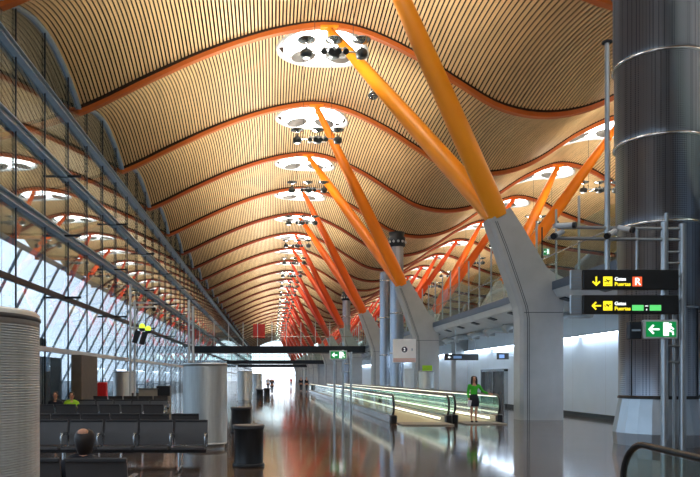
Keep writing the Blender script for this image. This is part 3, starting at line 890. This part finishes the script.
t = thing('notice', 'small lime green notice standing on the steel drum at the second pylon', 'sign', (9.45, 42, 2.08))
MB().bevbox(-.3,.3,-.03,.03,.0,.34,.01).build('board', M['limecloth'], t)

# ------------------------------------------------------------------ litter bins
def bin_(x, y, label, w=.29):
    t = thing('litter_bin', label, 'bin', (x, y, 0))
    MB().lathe([(w-.02,0),(w-.01,.03),(w-.015,.06),(w-.015,.68),(w+.01,.7),(w+.01,.74),(w-.04,.76),(w-.06,.7),(.02,.62)], 36).build('body', M['bin'], t)
    MB().lathe([(w+.005,0),(w+.012,.015),(w+.012,.045),(w,.06)], 36).build('foot_ring', M['black'], t)
    MB().lathe([(w-.05,.755),(w+.015,.75),(w+.015,.77),(w-.05,.775)], 36).build('rim', M['seat'], t)
    return t
bin_(-.44, 12.95, 'round dark metal litter bin, nearest to the camera')
bin_(-.93, 20.8, 'round dark litter bin just behind the nearest one', .31)
bin_(-.95, 54, 'small far dark litter bin beside the distant steel drum')
bin_(-.45, 60, 'far dark litter bin next to the walking passengers')

# ------------------------------------------------------------------ moving walkways
def newel(y, r, z, n=10, toward=-1):
    # points of a balustrade nose in the YZ plane, from the top line round to the foot
    return [(y+toward*r*math.sin(PI*i/n), z-r+r*math.cos(PI*i/n)) for i in range(n+1)]
def walkway(x0, x1, ya, yb, label):
    cx = (x0+x1)/2
    t = thing('moving_walkway', label, 'moving walkway', (cx, ya, 0), 0, 'moving walkways')
    L = yb-ya
    MB().box(x0-cx+.16, x1-cx-.16, .2, L, 0, .035).build('belt', M['belt'], t)
    MB().bevbox(x0-cx+.1, x1-cx-.1, -1.1, .2, 0, .04, .01).build('comb_plate', M['beige'], t)
    for s in (-1, 1):
        bxx = (x0 if s < 0 else x1)-cx
        prof_ = newel(.4, .38, 1.02)
        gp = [(L-.4, 1.0), (.4, 1.0)]+[(y+.03*0, z) for y, z in newel(.4, .34, 1.0)[1:-1]]+[(.4,.26),(L-.4,.26)]
        MB().prism(gp, bxx-.012, bxx+.012, 'x').build('glass', M['balglass'], t)
        pts = [(bxx, L-.3, 1.02), (bxx, L/2, 1.02)]+[(bxx, y, z) for y, z in newel(.4, .38, 1.02)]+[(bxx,.7,.24)]
        MB().path(pts, .042, 10).build('handrail', M['rubber'], t)
        MB().bevbox(bxx-.14, bxx+.14, .1, L-.1, 0, .28, .02).build('skirt', M['chrome'], t)
        MB().bevbox(bxx-.1, bxx+.1, -.02, .7, .0, .3, .03).build('newel_box', M['black'], t)
        xi = bxx-s*.145
        MB().box(min(xi,xi-s*.01), max(xi,xi-s*.01), .8, L-.4, .1, .18).build('light_strip', M['striplight'], t)
        MB().box(bxx-.03, bxx+.03, .5, L-.4, .945, .965).build('light_strip', M['striplight'], t)
        for q in range(1):
            pass
    return t
walkway(4.42, 6.42, 25.0, 81, 'moving walkway between glass balustrades, nearer the open hall')
walkway(6.75, 8.4, 25.4, 81, 'moving walkway with the woman at its mouth, next to the pylons')
# glass balustrade of the escalator right by the camera
def escalator():
    t = thing('escalator_balustrade', 'black rubber handrail and glass end of an escalator in the near corner', 'escalator', (3.6, 0, 0))
    yN, zT, r = 6.68, 1.0, .4
    nose = [(yN+r*math.sin(PI*i/14), zT-r+r*math.cos(PI*i/14)) for i in range(15)]
    pts = [(0, 1.0, zT-.14), (0, 5.0, zT-.05)]+[(0, y, z) for y, z in nose]+[(0, 6.3, .2), (0, 1.0, .2)]
    MB().path(pts, .032, 12).build('handrail', M['rubber'], t)
    gp = [(1.0, zT-.18),(5.0, zT-.09),(yN, zT-.04)]+[(yN+(r-.04)*math.sin(PI*i/14), zT-r+(r-.04)*math.cos(PI*i/14)) for i in range(1,14)]+[(yN,.24),(1.0,.24)]
    MB().prism(gp, -.012, .012, 'x').build('glass', M['balglass'], t)
    MB().bevbox(-.12,.12,1.0,6.9,0,.2,.02).build('skirt', M['chrome'], t)
escalator()

# ------------------------------------------------------------------ beam seating
PITCH = .64
def seat_parts():
    d = {}
    b = MB()
    w = PITCH-.05
    # slightly curved back, facing -Y (sitter looks to -Y)
    n = 6; vs = []
    for i in range(n+1):
        z = .44+(.86-.44)*i/n; y = .02+.10*(i/n)**1.3
        vs += [(-w/2,y,z),(w/2,y,z),(w/2,y+.03,z),(-w/2,y+.03,z)]
    fs = [(i*4+j, i*4+(j+1) % 4, (i+1)*4+(j+1) % 4, (i+1)*4+j) for i in range(n) for j in range(4)]+[(3,2,1,0), tuple(n*4+k for k in range(4))]
    b.add(vs, fs)
    d['backrest'] = b.mesh('backrest', M['seat'])
    p = MB(); vs = []
    for i in range(n+1):
        y = 0-.48*i/n; z = .43+.015*math.sin(PI*i/n)*-1+.01*i/n
        vs += [(-w/2,y,z-.035),(w/2,y,z-.035),(w/2,y,z),(-w/2,y,z)]
    p.add(vs, [tuple(reversed(f)) for f in fs])
    d['seat'] = p.mesh('seat', M['seat'])
    a = MB().path([(0,.03,.42),(0,.02,.62),(0,-.06,.66),(0,-.34,.645),(0,-.38,.6),(0,-.3,.42)], [.014,.018,.022,.022,.018,.014], 8)
    a.bevbox(-.028,.028,-.34,-.05,.655,.68,.01)
    d['armrest'] = a.mesh('armrest', M['chrome'])
    e = MB().bevbox(-w/2,w/2,.105,.165,.845,.885,.01)
    d['rail'] = e.mesh('back_trim', M['seat_dark'])
    lg = MB().path([(0,-.2,.36),(0,-.2,.06)], [.035,.03], 10)
    lg.path([(0,-.52,.03),(0,-.2,.07),(0,.12,.03)], [.025,.035,.025], 8)
    d['leg'] = lg.mesh('leg', M['chrome'])
    return d
SP = seat_parts()
def bench(xr, y, n, facing, label):
    # xr: right end; facing 'cam' or 'away'
    cx = xr-n*PITCH/2
    t = thing('seat_row', label, 'seating', (cx, y, 0), 0 if facing == 'cam' else PI, 'rows of airport seats')
    L = n*PITCH
    MB().bevbox(-L/2+.02, L/2-.02, -.24, -.16, .32, .4, .01).build('beam', M['seat_dark'], t)
    for i in range(n):
        x = -L/2+PITCH*(i+.5)
        for nm in ('seat', 'backrest'):
            o = obj(nm, SP[nm], t); o.location = (x,0,0)
        o2 = obj('back_trim', SP['rail'], o)
    for i in range(n+1):
        x = -L/2+PITCH*i
        x = min(max(x, -L/2+.03), L/2-.03)
        o = obj('armrest', SP['armrest'], t); o.location = (x,0,0)
    for x in [(-L/2+.5)+(L-1.0)*i/max(1, (n//3)) for i in range(max(1, n//3)+1)]:
        o = obj('leg', SP['leg'], t); o.location = (x,0,0)
    return t
bench(-1.36, 6.72, 5, 'away', 'nearest row of grey airport seats, where the balding man sits')
bench(-1.15, 12.5, 8, 'cam', 'long grey seat row facing the camera, ending by the steel drum')
bench(-1.55, 15.0, 8, 'away', 'grey seat row backing onto the long one, its tops just showing')
bench(-3.15, 20.3, 7, 'away', 'grey seat row in the middle of the waiting area, before the reclining passenger')
bench(-3.7, 24.4, 6, 'cam', 'grey seat row where the passenger in lime green rests')
bench(-4.4, 29.4, 5, 'away', 'far grey seat row in front of the black boxes')
bench(-5.3, 35.0, 3, 'cam', 'farthest short grey seat row near the glass wall')

# black boxes / counters / red case
t = thing('counter', 'beige low counter beyond the seats', 'counter', (px(149,33), 33, 0)); MB().bevbox(-.45,.45,-.3,.3,0,1.12,.02).build('body', M['beige'], t); MB().bevbox(-.5,.5,-.35,.35,1.12,1.16,.01).build('top', M['brown'], t)
t = thing('screen_cabinet', 'black box shaped cabinet beyond the seats, beside the beige counter', 'cabinet', (px(164,33), 33, 0)); MB().bevbox(-.3,.3,-.25,.25,0,.8,.02).build('stand', M['beige'], t); MB().bevbox(-.32,.32,-.28,.28,.8,1.28,.02).build('box', M['black'], t)
t = thing('suitcase', 'bright red upright case beside the glass wall', 'case', (px(102.5,32.5), 32.5, 0)); MB().bevbox(-.22,.22,-.15,.15,.06,1.45,.05).build('shell', M['red'], t)
MB().path([(-.12,.1,1.4),(-.12,.1,1.62),(.12,.1,1.62),(.12,.1,1.4)], .015, 8).build('handle', M['dark_steel'], t)
for x in (-.15,.15): MB().sphere((x,0,.035), .035, 8, 6).build('wheel', M['rubber'], t)
tag(MB().bevbox(px(253,145),px(265,145),145.4,145.6,pz(338,145),pz(324,145),.05).build('banner', M['red']), 'red panel standing high over the far end of the hall', 'banner')

# ------------------------------------------------------------------ people
def skin_obj(name, verts, edges, radii, mt, parent, sub=1):
    me = bpy.data.meshes.new(name); me.from_pydata(verts, edges, []); me.materials.append(mt)
    o = obj(name, me, parent)
    sm = o.modifiers.new('Skin', 'SKIN'); 
    if not me.skin_vertices: me.skin_vertices.new() if hasattr(me.skin_vertices, 'new') else None
    for i, r in enumerate(radii):
        r = (r, r) if not isinstance(r, tuple) else r
        me.skin_vertices[0].data[i].radius = r
    me.skin_vertices[0].data[0].use_root = True
    sm.use_smooth_shade = True
    ss = o.modifiers.new('Sub', 'SUBSURF'); ss.levels = sub; ss.render_levels = sub
    return o
def chain_graph(chains):
    vs = []; idx = {}; es = []; rs = []
    for ch in chains:
        prev = None
        for p, r in ch:
            key = tuple(round(c, 4) for c in p)
            if key not in idx: idx[key] = len(vs); vs.append(p); rs.append(r)
            if prev is not None and prev != idx[key]: es.append((prev, idx[key]))
            prev = idx[key]
    return vs, es, rs
def head(parent_list, c, f=1.0, turn=(0,-1)):
    pass
def hand_chains(w, d, side):
    # palm + four fingers + thumb from wrist w, direction d (unit)
    w = Vector(w); d = Vector(d).normalized(); s = d.cross(Vector((0,1,0)))
    s = s.normalized() if s.length > .1 else Vector((1,0,0))
    palm = w+d*.07
    ch = [[(tuple(w), .025), (tuple(palm), (.036,.018))]]
    for i, l in enumerate((.066,.078,.074,.058)):
        b = palm+s*(-.024+.016*i)+d*.012
        ch.append([(tuple(palm), (.036,.018)), (tuple(b), .010), (tuple(b+d*l*.5+Vector((0,-.008,0))), .0085), (tuple(b+d*l+Vector((0,-.026,0))), .007)])
    tb = w+d*.03-s*.03*side
    ch.append([(tuple(w), .025), (tuple(tb), .013), (tuple(tb+d*.035-s*.012*side), .010), (tuple(tb+d*.06-s*.012*side+Vector((0,-.01,0))), .008)])
    return ch
def face_parts(body, hc, fdir):
    fd = Vector(fdir).normalized(); rt = Vector((0,0,1)).cross(fd)
    hc = Vector(hc)
    for s in (-1, 1):
        e = hc+fd*.088+rt*.032*s+Vector((0,0,.0))
        MB().sphere(tuple(e), .012, 8, 6).build('eye', M['black'], body)
    m = hc+fd*.088-Vector((0,0,.068))
    MB().path([tuple(m-rt*.022), tuple(m+fd*.004), tuple(m+rt*.022)], .006, 6).build('mouth', M['red'], body)
# --- woman in green at the mouth of the walkway (faces the camera, -Y)
W0 = thing('person', 'woman in a green jacket and dark skirt at the mouth of the walkway', 'person', (7.36, 25.15, 0.04))
HP = (0,0,.9)
body_ch = [
 [((0,0,.92),(.13,.1)),((0,0,1.06),(.105,.085)),((0,0,1.2),(.125,.09)),((0,0,1.33),(.12,.08)),((0,.0,1.4),(.05,.05)),((0,0,1.47),(.045,.045)),((0,-.01,1.53),(.07,.085)),((0,-.01,1.6),(.075,.095)),((0,0,1.66),(.055,.07))],
 [((0,0,1.33),(.12,.08)),((-.17,0,1.33),.05),((-.215,.0,1.06),.036),((-.19,-.06,.84),.026)],
 [((0,0,1.33),(.12,.08)),((.17,0,1.33),.05),((.33,-.02,1.12),.036),((.53,-.05,1.03),.026)],
 [((0,0,.92),(.13,.1)),((-.085,0,.82),.085),((-.08,-.0,.48),.052),((-.085,.03,.3),.05),((-.08,.02,.09),.032),((-.085,-.1,.03),(.036,.022))],
 [((0,0,.92),(.13,.1)),((.085,0,.82),.085),((.075,-.04,.48),.052),((.065,-.01,.3),.05),((.06,-.03,.09),.032),((.065,-.15,.03),(.036,.022))],
]
body_ch += hand_chains((-.19,-.06,.84), (0,-.1,-1), 1)+hand_chains((.53,-.05,1.03), (1,0,-.1), -1)
v, e, r = chain_graph(body_ch)
wb = skin_obj('body', v, e, r, M['skin'], W0)
MB().path([(0,-.105,1.6),(0,-.125,1.565),(0,-.105,1.555)], [.008,.014,.009], 8).build('nose', M['skin'], wb)
face_parts(wb, (0,-.01,1.6), (0,-1,0))
jk = [
 [((0,0,.87),(.16,.125)),((0,0,1.06),(.125,.1)),((0,0,1.2),(.145,.11)),((0,0,1.34),(.13,.095)),((0,.0,1.4),(.075,.07))],
 [((0,0,1.34),(.13,.095)),((-.17,0,1.335),.066),((-.22,.0,1.06),.052),((-.195,-.055,.87),.042)],
 [((0,0,1.34),(.13,.095)),((.17,0,1.335),.066),((.33,-.02,1.12),.052),((.5,-.05,1.04),.042)],
]
v, e, r = chain_graph(jk); skin_obj('jacket', v, e, r, M['greencloth'], W0)
MB().lathe([(.12,1.03),(.15,.94),(.18,.85),(.185,.75),(.18,.58),(.165,.575),(.13,.7)], 24, smooth=True).build('skirt', M['darkcloth'], W0).scale = (1,.75,1)
hr = [[((0,-.02,1.68),(.085,.08)),((0,.03,1.64),(.095,.1)),((0,.05,1.55),(.105,.075)),((0,.06,1.44),(.115,.06)),((0,.06,1.34),(.1,.04))],
      [((0,.03,1.64),(.095,.1)),((-.08,-.03,1.58),(.03,.05)),((-.085,-.04,1.46),(.03,.04)),((-.085,-.06,1.35),(.025,.03))],
      [((0,.03,1.64),(.095,.1)),((.08,-.03,1.58),(.03,.05)),((.085,-.04,1.46),(.03,.04)),((.085,-.06,1.35),(.025,.03))]]
v, e, r = chain_graph(hr); skin_obj('hair', v, e, r, M['hair'], W0)
for sx, yy in ((-.082, 0), (.062, -.05)):
    MB().sphere((sx, yy-.05, .03), .06, 12, 8, (.7,1.9,.55)).build('shoe', M['darkcloth'], W0)
t = thing('paper_sheet', 'white folded paper held by the woman in green', 'paper', (7.36-.2, 25.15-.13, .74)); t.rotation_euler = (.1,.15,.2)
MB().bevbox(-.07,.07,-.008,.008,-.11,.11,.003).build('sheet', M['paper'], t)

# --- seated figures
def sitter(loc, rz, label, top, bald=False, hairm='hair', hs=0.0):
    # local: sitter faces -Y, seat surface at z .45
    t = thing('person', label, 'person', loc, rz)
    z = hs
    ch = [
     [((0,.0,.55),(.15,.12)),((0,.03,.75+z),(.145,.11)),((0,.02,.95+z),(.15,.1)),((0,.01,1.01+z),(.06,.06)),((0,-.01,1.08+z),.055),((0,-.03,1.14+z),(.078,.095)),((0,-.03,1.22+z),(.08,.1)),((0,-.01,1.28+z),(.05,.06))],
     [((0,.02,.95+z),(.15,.1)),((-.2,.02,.93+z),.06),((-.26,.0,.72+z),.045),((-.2,-.25,.66),.035)],
     [((0,.02,.95+z),(.15,.1)),((.2,.02,.93+z),.06),((.26,.0,.72+z),.045),((.2,-.25,.66),.035)],
     [((0,.0,.55),(.15,.12)),((-.1,-.05,.54),.09),((-.12,-.48,.52),.06),((-.12,-.5,.25),.05),((-.12,-.48,.08),.035),((-.12,-.6,.04),(.04,.03))],
     [((0,.0,.55),(.15,.12)),((.1,-.05,.54),.09),((.12,-.48,.52),.06),((.12,-.5,.25),.05),((.12,-.48,.08),.035),((.12,-.6,.04),(.04,.03))],
    ]+hand_chains((-.2,-.25,.66), (.1,-1,-.2), 1)+hand_chains((.2,-.25,.66), (-.1,-1,-.2), -1)
    v, e, r = chain_graph(ch); b = skin_obj('body', v, e, r, M['skin'], t)
    MB().path([(0,-.115,1.22+z),(0,-.145,1.19+z),(0,-.12,1.175+z)], [.008,.014,.009], 8).build('nose', M['skin'], b)
    for s in (-1, 1):
        MB().sphere((s*.082,-.02,1.19+z), .028, 8, 6, (.4,.7,1.1)).build('ear', M['skin'], b)
    face_parts(b, (0,-.03,1.21+z), (0,-1,0))
    sh = [
     [((0,.0,.55),(.16,.13)),((0,.03,.75+z),(.165,.13)),((0,.02,.95+z),(.165,.115)),((0,.01,1.09+z),(.08,.078))],
     [((0,.02,.95+z),(.165,.115)),((-.2,.02,.93+z),.075),((-.26,.0,.72+z),.058),((-.215,-.19,.67),.048)],
     [((0,.02,.95+z),(.165,.115)),((.2,.02,.93+z),.075),((.26,.0,.72+z),.058),((.215,-.19,.67),.048)]]
    v, e, r = chain_graph(sh); skin_obj('shirt', v, e, r, top, t)
    tr = [[((0,.0,.54),(.16,.12)),((-.1,-.05,.54),.1),((-.12,-.48,.52),.075),((-.12,-.5,.25),.06),((-.12,-.49,.12),.055)],
          [((0,.0,.54),(.16,.12)),((.1,-.05,.54),.1),((.12,-.48,.52),.075),((.12,-.5,.25),.06),((.12,-.49,.12),.055)]]
    v, e, r = chain_graph(tr); skin_obj('trousers', v, e, r, M['darkcloth'], t)
    if bald:
        # hair wraps the sides and back, leaving the crown bare
        hb = MB(); n = 20; vs = []
        for zz, rr in ((1.05,.66),(1.10,.84),(1.15,.97),(1.20,1.05),(1.25,1.0),(1.285,.78),(1.31,.4)):
            for i in range(n+1):
                a = PI*(-.12)+PI*1.24*i/n
                vs.append((.096*rr*math.cos(a), -.025+.118*rr*math.sin(a), zz+z))
        for zz, rr in ((1.30,.36),(1.24,.7),(1.12,.6)):
            for i in range(n+1):
                a = PI*(-.12)+PI*1.24*i/n
                vs.append((.096*rr*math.cos(a), -.025+.118*rr*math.sin(a), zz+z))
        fs = [(j*(n+1)+i, j*(n+1)+i+1, (j+1)*(n+1)+i+1, (j+1)*(n+1)+i) for j in range(9) for i in range(n)]
        hb.add(vs, fs, True); hb.build('hair', M[hairm], t)
        MB().sphere((0,.035,1.272+z), .058, 12, 8, (1,.85,.75)).build('bald_crown', M['skin'], b)
    else:
        hh = [[((0,-.035,1.29+z),(.09,.095)),((0,.0,1.26+z),(.105,.11)),((0,.03,1.18+z),(.11,.09)),((0,.05,1.08+z),(.085,.05))]]
        v, e, r = chain_graph(hh); skin_obj('hair', v, e, r, M[hairm], t)
    return t
p_ = sitter((px(86,7.0), 6.93, -.02), PI, 'balding dark haired man seen from behind in the nearest seat row', M['darkcloth'], bald=True, hs=-.15)
sitter((px(30,7.2), 6.93, -.02), PI*.85, 'seated person with reddish hair half hidden behind the large steel drum', M['greycloth'], hs=-.14, hairm='redhair' if 'redhair' in M else 'hair')
sitter((px(72,24.2), 24.15, 0), .3, 'passenger in a lime green top slumped in a far seat row', M['limecloth'], hs=-.16)
sitter((px(56,24.2), 24.15, 0), 0, 'dark haired passenger beside the one in lime green', M['darkcloth'], hs=-.14)
# --- standing passengers far away
def stander(loc, rz, label, top, bottom, walk=.12):
    t = thing('person', label, 'person', loc, rz)
    ch = [
     [((0,0,.95),(.14,.11)),((0,0,1.2),(.15,.1)),((0,0,1.42),(.14,.09)),((0,0,1.5),.055),((0,-.01,1.56),.05),((0,-.02,1.62),(.078,.095)),((0,-.02,1.69),(.08,.1)),((0,0,1.75),(.055,.065))],
     [((0,0,1.42),(.14,.09)),((-.19,0,1.4),.055),((-.23,.04,1.12),.04),((-.22,-.04,.88),.03)],
     [((0,0,1.42),(.14,.09)),((.19,0,1.4),.055),((.23,.0,1.12),.04),((.22,-.08,.88),.03)],
     [((0,0,.95),(.14,.11)),((-.09,0,.86),.09),((-.09,-walk*.6,.5),.06),((-.09,-walk,.1),.04),((-.09,-walk-.14,.04),(.04,.03))],
     [((0,0,.95),(.14,.11)),((.09,0,.86),.09),((.09,walk*.4,.5),.06),((.09,walk,.1),.04),((.09,walk-.14,.04),(.04,.03))]]
    ch += hand_chains((-.22,-.04,.88), (0,-.1,-1), 1)+hand_chains((.22,-.08,.88), (0,-.1,-1), -1)
    v, e, r = chain_graph(ch); b = skin_obj('body', v, e, r, M['skin'], t)
    face_parts(b, (0,-.02,1.69), (0,-1,0))
    sh = [[((0,0,.92),(.165,.13)),((0,0,1.2),(.17,.12)),((0,0,1.42),(.155,.105)),((0,0,1.48),(.08,.07))],
     [((0,0,1.42),(.155,.105)),((-.19,0,1.4),.07),((-.23,.04,1.12),.055),((-.22,-.03,.92),.045)],
     [((0,0,1.42),(.155,.105)),((.19,0,1.4),.07),((.23,.0,1.12),.055),((.22,-.07,.92),.045)]]
    v, e, r = chain_graph(sh); skin_obj('coat', v, e, r, top, t)
    tr = [[((0,0,.93),(.155,.12)),((-.09,0,.84),.1),((-.09,-walk*.6,.5),.075),((-.09,-walk,.1),.06)],[((0,0,.93),(.155,.12)),((.09,0,.84),.1),((.09,walk*.4,.5),.075),((.09,walk,.1),.06)]]
    v, e, r = chain_graph(tr); skin_obj('trousers', v, e, r, bottom, t)
    v, e, r = chain_graph([[((0,0,1.73),(.088,.1)),((0,.03,1.66),(.09,.08)),((0,.04,1.6),(.07,.05))]]); skin_obj('hair', v, e, r, M['hair'], t)
    return t
stander((px(301,86), 86, 0), 0, 'distant person in dark clothes standing, the nearer of the pair by the walkway', M['darkcloth'], M['darkcloth'], .05)
stander((px(306.5,82), 82, 0), .6, 'distant person in a dark coat beside the other near the walkway end', M['darkcloth'], M['greycloth'], .1)
stander((px(272,72), 72, 0), PI, 'distant dark figure walking away past the far litter bin', M['greycloth'], M['darkcloth'], .2)
stander((px(268,92), 92, 0), .2, 'distant figure in a pale top walking toward the camera', M['paper'], M['greycloth'], .2)
stander((px(291,128), 128, 0), 0, 'tiny lone figure against the bright far end of the hall', M['red'], M['darkcloth'], .1)

# ------------------------------------------------------------------ light, world, camera
w = bpy.data.worlds.new('World'); scene.world = w; w.use_nodes = True
bg = w.node_tree.nodes['Background']; bg.inputs[0].default_value = (.82,.88,1,1); bg.inputs[1].default_value = 2.3
cam = bpy.data.cameras.new('Camera'); co = bpy.data.objects.new('Camera', cam); COL.objects.link(co)
co.location = (0, 0, 1.65); co.rotation_euler = (PI/2, 0, 0)
cam.sensor_width = 36; cam.sensor_fit = 'HORIZONTAL'; cam.lens = 36*690/700
cam.shift_x = (350-272)/700; cam.shift_y = (378-238.5)/700
cam.clip_end = 2000
scene.camera = co
vs_ = scene.view_settings
vs_.view_transform = 'Standard'; vs_.look = 'None'; vs_.gamma = 1; vs_.use_curve_mapping = False; vs_.exposure = 0.42
scene.cycles.max_bounces = 8; scene.cycles.transparent_max_bounces = 24; scene.cycles.glossy_bounces = 4; scene.cycles.diffuse_bounces = 4
scene.cycles.use_denoising = True
scene.cycles.sample_clamp_indirect = 8
